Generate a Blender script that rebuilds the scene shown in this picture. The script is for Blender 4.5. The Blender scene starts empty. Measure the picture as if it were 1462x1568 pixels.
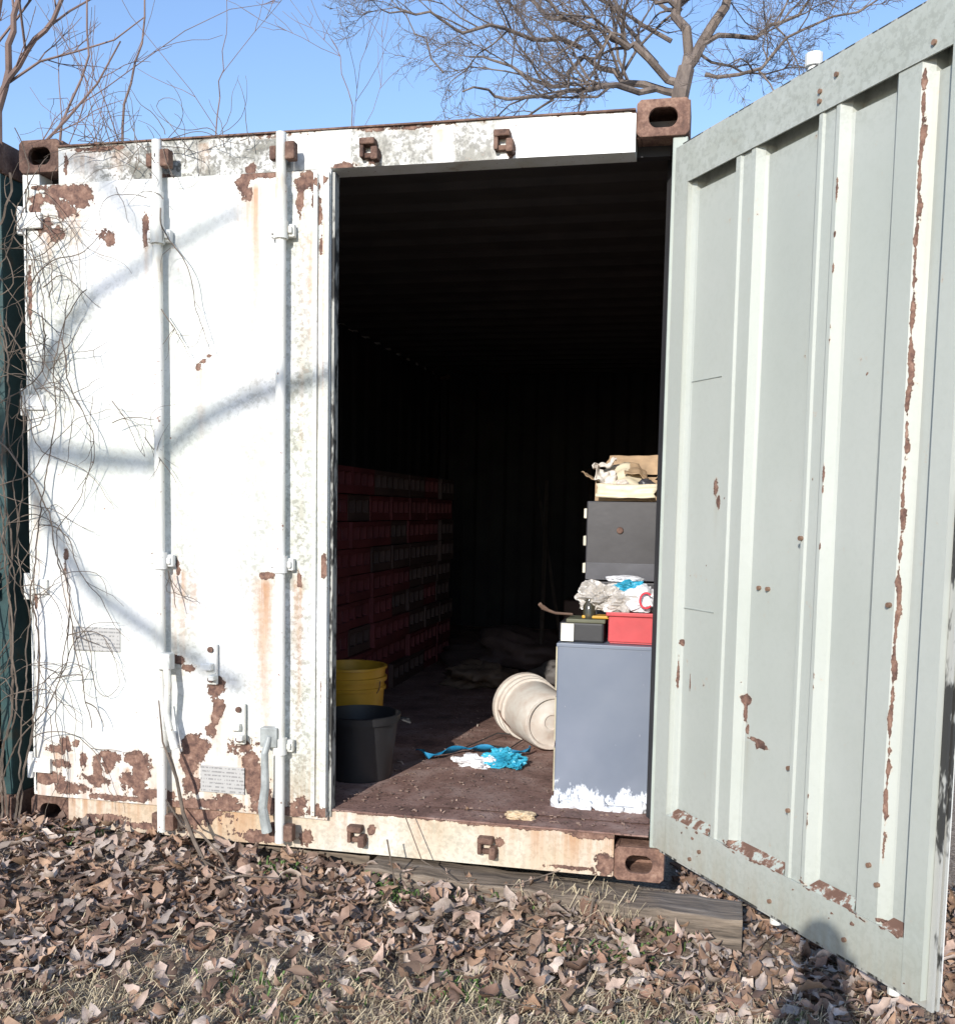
import bpy, bmesh, math, random
import numpy as np
from mathutils import Vector, Matrix, Euler, noise
random.seed(7); rng=np.random.default_rng(7)
scene=bpy.context.scene
COL=scene.collection
# ------------------------------------------------------------------ helpers
def empty(name,loc=(0,0,0),rotz=0.0):
    e=bpy.data.objects.new(name,None); e.location=loc; e.rotation_euler=(0,0,rotz)
    e.empty_display_size=.1; COL.objects.link(e); return e
class MB:
    def __init__(s): s.v=[]; s.f=[]
    def box(s,a,b,tf=None):
        x0,y0,z0=a; x1,y1,z1=b; n=len(s.v)
        P=[(x0,y0,z0),(x1,y0,z0),(x1,y1,z0),(x0,y1,z0),(x0,y0,z1),(x1,y0,z1),(x1,y1,z1),(x0,y1,z1)]
        if tf is not None: P=[tuple(tf@Vector(p)) for p in P]
        s.v+=P
        s.f+=[(n,n+3,n+2,n+1),(n+4,n+5,n+6,n+7),(n,n+1,n+5,n+4),(n+1,n+2,n+6,n+5),(n+2,n+3,n+7,n+6),(n+3,n,n+4,n+7)]
        return s
    def tube(s,pts,rad,sides=6,cap=True):
        pts=[Vector(p) for p in pts]
        if not hasattr(rad,'__len__'): rad=[rad]*len(pts)
        n0=len(s.v); up=None
        for i,p in enumerate(pts):
            if i==0: t=pts[1]-p
            elif i==len(pts)-1: t=p-pts[i-1]
            else: t=pts[i+1]-pts[i-1]
            if t.length<1e-9: t=Vector((0,0,1))
            t.normalize()
            if up is None:
                up=Vector((0,0,1)) if abs(t.z)<.9 else Vector((1,0,0))
            a=(up-t*up.dot(t))
            if a.length<1e-6: a=t.orthogonal()
            a.normalize(); up=a; b=t.cross(a)
            for k in range(sides):
                an=2*math.pi*k/sides
                s.v.append(tuple(p+(a*math.cos(an)+b*math.sin(an))*rad[i]))
        for i in range(len(pts)-1):
            for k in range(sides):
                k2=(k+1)%sides; A=n0+i*sides
                s.f.append((A+k,A+k2,A+sides+k2,A+sides+k))
        if cap and sides>2:
            s.f.append(tuple(n0+k for k in reversed(range(sides))))
            A=n0+(len(pts)-1)*sides; s.f.append(tuple(A+k for k in range(sides)))
        return s
    def grid(s,P,nu,nv,flip=False):
        n=len(s.v); s.v+=[tuple(p) for p in P]
        for i in range(nu-1):
            for j in range(nv-1):
                a=n+i*nv+j
                q=(a,a+nv,a+nv+1,a+1)
                s.f.append(q[::-1] if flip else q)
        return s
    def obj(s,name,mat,parent=None,smooth=False,bevel=0,solid=0):
        me=bpy.data.meshes.new(name); me.from_pydata(s.v,[],s.f); me.update()
        if smooth: me.polygons.foreach_set('use_smooth',[True]*len(me.polygons))
        if mat: me.materials.append(mat)
        o=bpy.data.objects.new(name,me); COL.objects.link(o)
        if parent: o.parent=parent
        if solid:
            m=o.modifiers.new('S','SOLIDIFY'); m.thickness=solid; m.offset=0
        if bevel:
            m=o.modifiers.new('B','BEVEL'); m.width=bevel; m.segments=2; m.limit_method='ANGLE'
        return o
def attr(o,name,arr):
    a=o.data.color_attributes.new(name,'FLOAT_COLOR','POINT')
    a.data.foreach_set('color',np.asarray(arr,dtype=np.float32).ravel())
# ------------------------------------------------------------------ materials
class NT:
    def __init__(s,name,rough=.6,metal=0.):
        s.m=bpy.data.materials.new(name); s.m.use_nodes=True; s.t=s.m.node_tree
        s.b=s.t.nodes['Principled BSDF']; s.b.inputs['Roughness'].default_value=rough
        s.b.inputs['Metallic'].default_value=metal
        s.tc=s.t.nodes.new('ShaderNodeTexCoord')
    def n(s,t,**k):
        x=s.t.nodes.new(t)
        for a,b in k.items(): setattr(x,a,b)
        return x
    def l(s,a,b): s.t.links.new(a,b)
    def noise(s,scale,detail=4,rough=.6,vec=None,stretch=None,dist=0):
        x=s.n('ShaderNodeTexNoise'); x.inputs['Scale'].default_value=scale; x.inputs['Detail'].default_value=min(detail,4)
        x.inputs['Roughness'].default_value=rough; x.inputs['Distortion'].default_value=dist
        src=vec or s.tc.outputs['Object']
        if stretch:
            mp=s.n('ShaderNodeMapping'); mp.inputs['Scale'].default_value=stretch
            s.l(src,mp.inputs['Vector']); src=mp.outputs[0]
        s.l(src,x.inputs['Vector']); return x.outputs['Fac']
    def math(s,op,a,b=None,clamp=False):
        x=s.n('ShaderNodeMath',operation=op,use_clamp=clamp)
        for i,q in enumerate((a,b)):
            if q is None: continue
            if isinstance(q,(int,float)): x.inputs[i].default_value=q
            else: s.l(q,x.inputs[i])
        return x.outputs[0]
    def ramp(s,f,stops,interp='LINEAR'):
        x=s.n('ShaderNodeValToRGB'); e=x.color_ramp.elements; x.color_ramp.interpolation=interp
        while len(e)<len(stops): e.new(.5)
        for i,(p,c) in enumerate(stops):
            e[i].position=p; e[i].color=(*c,1) if len(c)==3 else c
        s.l(f,x.inputs[0]); return x.outputs[0]
    def step(s,f,a,b):
        x=s.n('ShaderNodeMapRange'); x.inputs[1].default_value=a; x.inputs[2].default_value=b; s.l(f,x.inputs[0]); return x.outputs[0]
    def mix(s,f,a,b,mode='MIX'):
        x=s.n('ShaderNodeMix',data_type='RGBA',blend_type=mode)
        if isinstance(f,(int,float)): x.inputs[0].default_value=f
        else: s.l(f,x.inputs[0])
        for i,q in ((6,a),(7,b)):
            if isinstance(q,tuple): x.inputs[i].default_value=(*q,1)
            else: s.l(q,x.inputs[i])
        return x.outputs[2]
    def bump(s,h,st=.3,dist=.01,prev=None):
        x=s.n('ShaderNodeBump'); x.inputs['Strength'].default_value=st; x.inputs['Distance'].default_value=dist
        s.l(h,x.inputs['Height'])
        if prev: s.l(prev,x.inputs['Normal'])
        return x.outputs[0]
    def out(s,col=None,bump=None,rough=None):
        if col is not None:
            if isinstance(col,tuple): s.b.inputs['Base Color'].default_value=(*col,1)
            else: s.l(col,s.b.inputs['Base Color'])
        if bump is not None: s.l(bump,s.b.inputs['Normal'])
        if rough is not None:
            if isinstance(rough,(int,float)): s.b.inputs['Roughness'].default_value=rough
            else: s.l(rough,s.b.inputs['Roughness'])
        return s.m
def flat(name,col,rough=.6,var=.25,scale=8,metal=0,bump=.15):
    t=NT(name,rough,metal); n=t.noise(scale,4,.6)
    c=t.ramp(n,[(.3,tuple(q*(1-var) for q in col)),(.7,tuple(min(1,q*(1+var)) for q in col))])
    return t.out(c,t.bump(n,bump,.01))
RUST=[(.28,(.045,.026,.02)),(.45,(.115,.062,.045)),(.58,(.21,.125,.09)),(.74,(.33,.235,.18))]
def rustmat(name='rust_steel',k=1.0):
    t=NT(name,.85); n=t.noise(14,4,.7); n2=t.noise(110,3)
    c=t.ramp(t.math('ADD',t.math('MULTIPLY',n,.7),t.math('MULTIPLY',n2,.3)),[(p,tuple(q*k for q in cc)) for p,cc in RUST])
    return t.out(c,t.bump(n2,.5,.004))
def paintmat(name,base,base2,grimecol,rough=.45,sp=.035,stain=((.33,.145,.06),(.50,.30,.16)),big_s=1.8,spk=.3):
    """painted steel, with chips/streaks/grime steered by the vertex attribute 'mask'"""
    t=NT(name,rough)
    a=t.n('ShaderNodeAttribute'); a.attribute_name='mask'
    sp_=t.n('ShaderNodeSeparateColor'); t.l(a.outputs['Color'],sp_.inputs[0])
    R,G,B=sp_.outputs
    big=t.noise(big_s,3,.55); mid=t.noise(12,4,.72); fine=t.noise(55,4,.7)
    vs=t.noise(5,3,.6,stretch=(7,7,.3))
    col=t.mix(t.step(big,.38,.64),base,base2)
    sd=t.math('MULTIPLY',t.step(fine,.62,.72),spk); col=t.mix(sd,col,tuple(q*.72 for q in base2))
    g=t.math('MULTIPLY',B,t.step(mid,.36,.60),clamp=True); col=t.mix(g,col,grimecol)
    g2=t.math('MULTIPLY',t.math('MULTIPLY',B,t.step(fine,.49,.56)),.8,clamp=True)
    col=t.mix(g2,col,tuple(q*.5 for q in grimecol))
    s1=t.math('MULTIPLY',G,t.step(vs,.28,.60),clamp=True)
    col=t.mix(s1,col,t.ramp(mid,[(.3,stain[0]),(.7,stain[1])]))
    h=t.math('ADD',R,t.math('ADD',t.math('MULTIPLY',t.math('SUBTRACT',mid,.5),1.9),t.math('MULTIPLY',t.math('SUBTRACT',fine,.5),.9)))
    chip=t.step(h,.50,.525); halo=t.step(h,.34,.5)
    edge=t.math('MULTIPLY',chip,t.math('SUBTRACT',1.0,t.step(h,.53,.66)))
    rn=t.noise(26,4,.75)
    rc=t.ramp(rn,[(.28,(.05,.028,.022)),(.42,(.12,.065,.05)),(.55,(.22,.125,.09)),(.66,(.31,.20,.15)),(.78,(.42,.33,.27))])
    rc=t.mix(t.math('MULTIPLY',edge,.6),rc,(.05,.028,.022))
    col=t.mix(t.math('MULTIPLY',halo,.4),col,(.52,.36,.24)); col=t.mix(chip,col,rc)
    if sp:
        vo=t.n('ShaderNodeTexVoronoi'); vo.inputs['Scale'].default_value=9; t.l(t.tc.outputs['Object'],vo.inputs['Vector'])
        pin=t.math('MULTIPLY',t.math('SUBTRACT',1.0,t.step(vo.outputs['Distance'],sp*.6,sp)),t.step(big,.45,.55)); col=t.mix(pin,col,(.26,.14,.09))
    b2=t.bump(t.math('ADD',chip,t.math('MULTIPLY',fine,.12)),.8,.004)
    rg=t.math('ADD',rough,t.math('MULTIPLY',chip,.4))
    return t.out(col,b2,rg)
M={}
M['white']=paintmat('weathered_white_paint',(.76,.765,.77),(.70,.72,.66),(.27,.27,.20))
M['sill']=paintmat('rust_stained_sill_paint',(.70,.67,.60),(.60,.48,.34),(.27,.27,.20))
M['header']=paintmat('flaking_header_paint',(.74,.74,.72),(.66,.67,.62),(.17,.165,.135))
t=NT('white_paint_trim',.5); n=t.noise(7,4,.65,stretch=(1,1,.4)); f=t.noise(70,3,.6)
c=t.ramp(n,[(.35,(.76,.76,.75)),(.6,(.66,.66,.60)),(.72,(.50,.42,.32))]); c=t.mix(t.step(f,.66,.70),c,(.24,.13,.09)); M['white_plain']=t.out(c,t.bump(f,.15,.003))
M['grey']=paintmat('grey_green_paint',(.455,.475,.435),(.42,.445,.40),(.24,.25,.19),rough=.5,sp=0,stain=((.30,.24,.16),(.36,.34,.26)),big_s=1.3,spk=.10)
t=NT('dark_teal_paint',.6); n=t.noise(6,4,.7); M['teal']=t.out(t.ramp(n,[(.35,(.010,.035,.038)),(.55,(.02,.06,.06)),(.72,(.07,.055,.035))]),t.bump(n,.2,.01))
M['rust']=rustmat('rust_steel',.95)
M['rust_pink']=rustmat('rusty_casting',1.35)
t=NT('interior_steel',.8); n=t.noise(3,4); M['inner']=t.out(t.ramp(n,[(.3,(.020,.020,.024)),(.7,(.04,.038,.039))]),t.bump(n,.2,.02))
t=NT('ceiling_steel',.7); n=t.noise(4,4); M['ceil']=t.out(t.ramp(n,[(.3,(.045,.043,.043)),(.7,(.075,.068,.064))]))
t=NT('rusty_plywood_floor',.85); n=t.noise(5,4,.7); n2=t.noise(75,4,.75)
c=t.ramp(n,[(.3,(.11,.06,.047)),(.5,(.235,.135,.108)),(.68,(.34,.235,.20))]); c=t.mix(t.step(n2,.55,.66),c,(.035,.021,.016)); c=t.mix(t.step(n2,.36,.30),c,(.36,.27,.23))
M['floor']=t.out(c,t.bump(n2,.6,.006))
M['rubber']=flat('black_rubber',(.03,.03,.03),.7)
t=NT('worn_rubber_gasket',.8); n=t.noise(16,4,.75,stretch=(1,1,.3)); M['gasket']=t.out(t.ramp(n,[(.46,(.035,.035,.033)),(.53,(.40,.40,.37))]))
t=NT('weathered_timber',.85); n=t.noise(4,4,.65,stretch=(1,12,12)); M['wood']=t.out(t.ramp(n,[(.3,(.06,.048,.038)),(.55,(.21,.165,.125)),(.75,(.34,.28,.22))]),t.bump(n,.6,.01))
t=NT('bark',.9); n=t.noise(9,4,.7,stretch=(1,1,.25)); M['bark']=t.out(t.ramp(n,[(.3,(.08,.062,.056)),(.6,(.20,.16,.135)),(.8,(.31,.265,.225))]),t.bump(n,.8,.02))
M['twig']=flat('twig_bark',(.19,.125,.105),.8,.3,5)
M['vine']=flat('dry_vine',(.135,.105,.082),.85,.5,12)
t=NT('dead_leaf',.75); a=t.n('ShaderNodeAttribute'); a.attribute_name='lc'
n=t.noise(60,3,.6); c=t.mix(t.math('MULTIPLY',t.step(n,.4,.75),.45),a.outputs['Color'],(.10,.06,.04))
M['leaf']=t.out(c,t.bump(n,.3,.003))
t=NT('soil',.95); n=t.noise(4,4,.7); n2=t.noise(80,4,.8)
c=t.ramp(n2,[(.36,(.07,.047,.035)),(.5,(.25,.185,.135)),(.62,(.52,.43,.33))]); c=t.mix(t.math('MULTIPLY',t.step(n,.42,.7),.6),c,(.30,.23,.165))
M['soil']=t.out(c,t.bump(n2,.8,.02))
M['grass']=flat('green_weed',(.10,.17,.045),.7,.5,20)
M['straw']=flat('dry_straw',(.48,.40,.27),.7,.35,20)
# ------------------------------------------------------------------ wear masks
def field(x,z,blobs):
    r=np.zeros_like(x)
    for (cx,cz,rx,rz) in blobs:
        d=np.sqrt(((x-cx)/rx)**2+((z-cz)/rz)**2); r=np.maximum(r,np.clip(1.1-.62*d,0,1))
    return r
def streak(x,z,ss):
    r=np.zeros_like(x)
    for (cx,zt,L,w,k) in ss:
        q=(zt-z)/L; g=np.exp(-((x-cx)/(w*(1-.35*np.clip(q,0,1))))**2)*np.clip(1-q,0,1)*(q>0)*np.clip(q*20,0,1)*k
        r=np.maximum(r,g)
    return r
def panel(name,x0,x1,z0,z1,yf,mat,parent,fn,res=.01):
    nu=int((x1-x0)/res)+1; nv=int((z1-z0)/res)+1
    X,Z=np.meshgrid(np.linspace(x0,x1,nu),np.linspace(z0,z1,nv),indexing='ij')
    Y=yf(X,Z); R,G,B=fn(X,Z)
    P=np.stack([X.ravel(),Y.ravel(),Z.ravel()],1)
    o=MB().grid(P.tolist(),nu,nv).obj(name,mat,parent,smooth=True)
    attr(o,'mask',np.stack([R.ravel(),G.ravel(),B.ravel(),np.ones(R.size)],1)); return o
# ------------------------------------------------------------------ container
WX,HZ,LY=2.438,2.591,6.06
def casting(parent,x0,z0,mat,y0=-.012):
    """corner casting with an oval hole in its face"""
    m=MB(); w,h,d=.170,.118,.17; N=32
    out=[];inn=[]
    for k in range(N):
        a=2*math.pi*(k+.5)/N; c,s=math.cos(a),math.sin(a)
        q=max(abs(c)/(w/2),abs(s)/(h/2)); out.append((c/q,s/q))
        inn.append((max(-.018,min(.018,c*10))+c*.028, s*.031))
    n=len(m.v)
    for yy in (y0,y0+.02):
        for L in (out,inn):
            for (a,b) in L: m.v.append((x0+w/2+a,yy,z0+h/2+b))
    for k in range(N):
        k2=(k+1)%N
        m.f.append((n+k,n+k2,n+N+k2,n+N+k))
        m.f.append((n+N+k,n+N+k2,n+3*N+k2,n+3*N+k))
        m.f.append((n+k2,n+k,n+2*N+k,n+2*N+k2))
        m.f.append((n+2*N+k2,n+2*N+k,n+3*N+k,n+3*N+k2))
    y1=y0+.0205
    m.box((x0,y1,z0+.001),(x0+.015,y0+d,z0+h-.001)); m.box((x0+w-.015,y1,z0+.001),(x0+w,y0+d,z0+h-.001))
    m.box((x0+.0155,y1,z0+.001),(x0+w-.0155,y0+d,z0+.015)); m.box((x0+.0155,y1,z0+h-.015),(x0+w-.0155,y0+d,z0+h-.001))
    m.box((x0+.0155,y0+d-.02,z0+.0155),(x0+w-.0155,y0+d-.003,z0+h-.0155))
    return m.obj('corner_casting',mat,parent,bevel=.003)
def corr(parent,name,mat,axis,c,a0,a1,b0,b1,depth,pitch=.28,flip=1):
    """trapezoid corrugated sheet. axis 'x': sheet at x=c running along y,z; 'z': roof at z=c ; 'y': rear"""
    prof=[]; s=a0
    while s<a1-.001:
        for ds,h in ((0,0),(.07,0),(.14-.03,1),(.21,1),(.25,0)):
            if s+ds<a1 and ds<pitch-.001: prof.append((s+ds,h))
        s+=pitch
    prof.append((a1,0)); m=MB(); P=[]
    for (q,h) in prof:
        for b in (b0,b1):
            k=c+flip*h*depth
            P.append({'x':(k,q,b),'z':(b,q,k),'y':(q,k,b)}[axis])
    m.grid(P,len(prof),2); return m.obj(name,mat,parent)
def lockbar(parent,x,y,mat,z0=.045,z1=2.535,r=.0175,guides=(2.21,1.055,.40)):
    m=MB(); m.tube([(x,y,z0),(x,y,z1)],r,14)
    for g in guides:
        m.tube([(x,y,g-.03),(x,y,g+.03)],r+.008,14)
    m.tube([(x,y,2.19),(x,y,2.36)],r+.004,14)
    o=m.obj('lock_bar',mat,parent,smooth=False)
    o.modifiers.new('e','EDGE_SPLIT').split_angle=.6
    for p in o.data.polygons: p.use_smooth=len(p.vertices)==4
    m=MB()
    for g in guides:
        m.box((x-.045,y+.008,g-.022),(x+.045,y+.032,g+.022)); m.box((x-.040,y-.004,g-.012),(x-.026,y+.01,g+.012)); m.box((x+.026,y-.004,g-.012),(x+.040,y+.01,g+.012))
    m.obj('bar_bracket',mat,parent,bevel=.004)
    m=MB()
    for zc in (2.47,.085):
        m.box((x+.02,y-.02,zc-.03),(x+.055,y+.018,zc+.03)); m.box((x-.045,y+.0,zc-.022),(x-.02,y+.03,zc+.025))
    m.obj('cam_keeper',M['rust'],parent,bevel=.005)
def keeper(parent,x,z,y=-.03):
    m=MB(); m.box((x-.035,y-.012,z-.028),(x+.035,y+.01,z-.010)); m.box((x-.035,y-.03,z+.012),(x+.02,y+.01,z+.035))
    m.box((x-.035,y-.025,z-.028),(x-.02,y+.008,z+.034)); m.box((x+.008,y-.034,z-.04),(x+.032,y+.006,z+.004))
    m.obj('cam_keeper',M['rust'],parent,bevel=.005)
def base_container(root,pm,rpost=None):
    for x0,x1,mm in ((.004,.075,pm),(WX-.052,WX-.004,rpost or pm)):
        m=MB(); m.box((x0,.0,.118),(x1,.13,HZ-.118)); m.box((x0,LY-.12,.118),(x1,LY,HZ-.118))
        m.obj('corner_posts',mm,root,bevel=.004)
    m=MB()
    for x0,x1 in ((.002,.06),(WX-.06,WX-.002)):
        m.box((x0,.16,.03),(x1,LY-.17,.16)); m.box((x0,.16,HZ-.09),(x1,LY-.17,HZ-.03))
    m.box((.16,LY-.06,.02),(WX-.16,LY-.01,.16)); m.box((.17,LY-.06,HZ-.12),(WX-.17,LY-.01,HZ-.03))
    m.obj('rails',pm,root,bevel=.004)
    corr(root,'side_wall',pm,'x',.01,.13,LY-.12,.16,HZ-.09,.036)
    corr(root,'side_wall',pm,'x',WX-.01,.13,LY-.12,.16,HZ-.09,.036,flip=-1)
    corr(root,'rear_wall',pm,'y',LY-.02,.07,WX-.07,.16,HZ-.12,.036,flip=-1)
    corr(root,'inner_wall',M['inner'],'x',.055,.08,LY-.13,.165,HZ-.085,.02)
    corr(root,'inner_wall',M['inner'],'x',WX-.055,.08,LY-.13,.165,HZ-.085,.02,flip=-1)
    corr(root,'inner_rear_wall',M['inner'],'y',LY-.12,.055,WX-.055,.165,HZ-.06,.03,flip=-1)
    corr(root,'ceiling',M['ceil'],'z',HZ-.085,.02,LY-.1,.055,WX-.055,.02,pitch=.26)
    corr(root,'roof',pm,'z',HZ-.05,.05,LY-.03,.01,WX-.01,.018,pitch=.26)
white=empty('shipping_container')
base_container(white,M['white_plain'],flat('grey_green_post',(.36,.40,.36),.6,.12,6))
casting(white,0.0,HZ-.118,M['rust']); casting(white,WX-.170,HZ-.118,M['rust_pink'])
casting(white,0.0,0,M['rust']); casting(white,WX-.170,0,M['rust_pink'])
for xx in (0.0,WX-.170):
    for zz in (0,HZ-.118):
        casting(white,xx,zz,M['rust'],y0=LY-.16)
def header_mask(x,z):
    R=field(x,z,[(.32,2.540,.1,.010),(1.0,2.548,.2,.006),(1.5,2.548,.25,.006),(1.27,2.43,.05,.015),(1.38,2.44,.025,.02),(1.86,2.44,.015,.02),(.6,2.43,.05,.008),(2.2,2.55,.2,.004),(.2,2.49,.012,.05),(.93,2.44,.02,.02)])
    G=streak(x,z,[(1.62,2.54,.14,.03,.9),(.28,2.53,.12,.05,.7),(.42,2.53,.12,.04,.5),(.75,2.54,.12,.03,.5)])
    B=np.clip((x-.15)*4,0,1)*np.clip((1.86-x)*14,0,1)*np.where((x>1.08)&(x<1.30),.25,1)*np.where((x>1.59)&(x<1.66),.3,1)
    return R,G,B
panel('header_front',.171,WX-.1705,2.425,2.553,lambda x,z:-.022+.002*np.sin(x*9),M['header'],white,header_mask)
MB().box((.172,-.019,2.427),(WX-.172,.08,2.551)).obj('header_beam',M['white_plain'],white)
MB().box((.06,.0805,2.44),(WX-.06,.12,2.50)).obj('header_back',M['inner'],white)
MB().box((.17,-.03,2.5535),(WX-.172,.05,2.559)).obj('header_lip',M['rust'],white)
def sill_mask(x,z):
    R=field(x,z,[(.3,.15,.22,.015),(.5,.04,.2,.015),(.75,.1,.10,.04),(.95,.04,.1,.025),(1.15,.05,.03,.035),(.35,.06,.1,.015),(1.5,.158,.3,.004),(1.9,.158,.3,.007),(2.2,.152,.1,.015),(2.25,.05,.04,.05),(1.4,.1,.015,.02),(1.87,.1,.015,.02),(2.1,.03,.1,.008)])
    G=np.clip(streak(x,z,[(.3,.17,.3,.3,1),(.8,.17,.3,.3,1),(1.86,.17,.2,.05,.9),(2.1,.17,.25,.22,1),(1.3,.17,.2,.12,.6),(2.25,.17,.25,.1,1),(1.6,.17,.2,.08,.5)]),0,1)
    return R,G,np.full_like(x,.3)
panel('sill_front',.171,WX-.1705,.012,.160,lambda x,z:-.022+.0*x,M['sill'],white,sill_mask)
MB().box((.172,-.020,.014),(WX-.172,.10,.158)).obj('sill_beam',M['rust'],white)
MB().box((.078,-.021,.1605),(WX-.056,.13,.166)).obj('threshold_plate',M['floor'],white)
nx,ny=60,120; P=[]
for i in range(nx):
    for j in range(ny):
        x=.06+(WX-.12)*i/(nx-1); y=.1+(LY-.2)*j/(ny-1); P.append((x,y,.168+.006*noise.noise(Vector((x*3,y*3,0)))))
MB().grid(P,nx,ny).obj('floor',M['floor'],white,smooth=True)
MB().box((.06,.1,.05),(WX-.06,LY-.1,.155)).obj('floor_frame',M['rust'],white)
for kx in (1.375,1.84): keeper(white,kx,2.475)
for kx in (1.35,1.83): keeper(white,kx,.085)
# ---- left (closed) door
chips=[(.25,2.37,.05,.035),(.21,2.325,.035,.03),(.155,2.385,.03,.03),(.12,2.27,.035,.03),(.17,2.24,.025,.025),(.36,2.235,.03,.022),(.385,2.215,.02,.02),(.535,2.24,.010,.05),(.91,2.385,.020,.032),(.93,2.35,.012,.02),(1.0,2.41,.07,.010),(.11,2.41,.05,.010),(.08,2.33,.02,.02),
 (1.145,2.385,.035,.025),(1.18,2.33,.015,.05),(1.19,2.27,.015,.04),(1.12,2.31,.010,.05),(1.2,2.17,.006,.03),(.775,1.792,.014,.008),(.755,1.775,.014,.008),(.735,1.755,.010,.014),(.19,1.06,.012,.035),(.185,1.02,.008,.03),(.80,.585,.028,.045),(.81,.53,.02,.03),(.795,.49,.012,.03),
 (.71,.37,.045,.03),(.69,.31,.025,.05),(.73,.33,.02,.03),(.91,.375,.045,.03),(.93,.34,.03,.04),(.475,.30,.04,.025),(.49,.25,.03,.03),(.43,.22,.03,.03),(.36,.27,.02,.03),(.31,.23,.016,.05),(.25,.28,.012,.025),(.135,.315,.04,.015),(.17,.34,.02,.02),(.10,.2,.06,.02),(.2,.17,.06,.02),(.55,.17,.08,.02),
 (.95,.22,.02,.07),(.99,.16,.05,.025),(.8,.15,.1,.015),(1.1,.15,.06,.015),(1.19,.16,.03,.02),(.4,.145,.1,.010),(.57,1.07,.02,.012),(1.00,1.01,.022,.012),(.65,1.02,.010,.03),(1.125,1.0,.008,.03),(.058,2.0,.008,.1),(.058,.9,.008,.06),
 (.65,.69,.03,.012),(.69,.66,.022,.015)]
chips=[(a,b,c*(1.3 if b<.45 or b>2.2 else 1.1),d*(1.3 if b<.45 or b>2.2 else 1.1)) for (a,b,c,d) in chips]
chips+=[(.30,.21,.06,.02),(.47,.20,.05,.03),(.70,.22,.05,.03),(.66,.14,.08,.02),(.93,.27,.03,.05),(.15,.26,.04,.02),(.38,.30,.03,.02),(.85,.17,.06,.03),(.99,.22,.03,.04),(1.13,.18,.04,.025),(.78,.43,.02,.03),(.19,2.39,.05,.02),(.09,2.37,.03,.02),(.22,.345,.02,.015),(.345,.315,.022,.012)]
strk=[(.95,2.40,.75,.06,1.0),(.98,2.38,.4,.025,.7),(1.16,2.22,.5,.016,1.0),(1.185,2.2,1.2,.012,.9),(.25,2.33,.25,.05,.8),(.36,2.21,.18,.022,.9),(.745,1.76,.30,.018,1.0),(.66,1.03,.5,.035,1.0),(.99,1.02,.85,.045,1.0),
 (1.12,1.02,.75,.020,1.0),(.19,1.02,.28,.016,.8),(.72,.98,.25,.04,.5),(.8,.50,.25,.028,1.0),(.45,.27,.18,.1,.9),(.15,.31,.18,.08,.9),(.93,.35,.25,.07,1.0),(.7,.32,.22,.06,1.0),(.215,.80,.16,.010,.8),(.13,2.25,.16,.03,.8),(1.13,2.35,1.4,.010,.6),(.07,1.3,.8,.015,.6),(.535,2.2,.3,.012,.5),(.885,.45,.3,.02,.7)]
def doorL(x,z):
    R=field(x,z,chips); R=np.maximum(R,np.clip(.34-(z-.13)*4.5,0,.5)*(.6+.4*np.sin(x*23)))
    G=streak(x,z,strk); G=np.maximum(G,np.clip(.6-(z-.13)*2.0,0,.6))
    B=.14+.45*np.exp(-((x-.12)/.2)**2)*np.clip((z-1.2),0,1)+.5*np.exp(-((x-1.13)/.06)**2)+.30*np.exp(-((x-.95)/.12)**2-((z-1.2)/.8)**2)+.34*np.exp(-((x-.68)/.07)**2-((z-1.0)/.5)**2)
    return R,G,np.clip(B,0,1)
ld=empty('left_door'); ld.parent=white
panel('door_skin',.048,1.236,.130,2.418,lambda x,z:-.040+.0035*np.sin(x*7+1)*np.sin(z*3.1)+.0015*np.sin(x*23+z*11),M['white'],ld,doorL,.007)
MB().box((.050,-.033,.132),(1.234,.018,2.416)).obj('door_core',M['white_plain'],ld)
def dedge(x,z):
    R=field(x,z,[(1.22,1.05,.015,.04),(1.2,2.38,.03,.02),(1.22,.15,.03,.03),(1.2,1.9,.006,.04),(1.21,.6,.006,.04)]); return R,np.clip(streak(x,z,[(1.21,2.3,1.5,.01,.9)]),0,1),np.full_like(x,.35)
for (a,b,yy) in ((1.176,1.190,-.052),(1.212,1.234,-.056)):
    panel('edge_trim_face',a,b,.145,2.405,lambda x,z,yy=yy:yy+0*x,M['white'],ld,dedge,.007)
    MB().box((a+.0005,yy+.001,.1455),(b-.0005,-.034,2.4045)).obj('edge_trim',M['white_plain'],ld)
MB().box((1.2365,-.03,.14),(1.246,.012,2.41)).obj('door_gasket',M['gasket'],ld)
MB().box((.036,-.03,.14),(.0475,.012,2.41)).obj('door_gasket',M['gasket'],ld)
for bx in (.60,1.068): lockbar(ld,bx,-.078,M['white_plain'])
def hinges(parent,x,y,zs,mat,sgn=1):
    m=MB()
    for z in zs:
        m.tube([(x,y,z-.05),(x,y,z+.05)],.013,12); m.box((x if sgn>0 else x-.1,y-.004,z-.028),(x+.085 if sgn>0 else x,y+.012,z+.028))
    m.obj('hinge_blades',mat,parent,bevel=.003)
hinges(ld,.030,-.05,(.25,.94,1.63,2.29),M['white_plain'])
m=MB(); m.tube([(.618,-.105,.705),(.640,-.112,.69),(.650,-.115,.60),(.642,-.115,.50),(.655,-.115,.44),(.672,-.11,.37)],[.013,.014,.014,.012,.014,.017],8)
m.box((.60,-.115,.66),(.655,-.075,.72)); m.obj('door_handle',M['white_plain'],ld,bevel=.003)
m=MB(); m.tube([(1.04,-.105,.44),(1.028,-.12,.38),(1.03,-.12,.26),(1.02,-.12,.18),(1.035,-.115,.09)],[.013,.014,.016,.018,.02],8)
m.box((1.005,-.11,.40),(1.07,-.07,.47)); m.obj('door_handle',flat('galvanised_handle',(.33,.35,.34),.4,.3,20),ld,bevel=.003)
m=MB()
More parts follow.
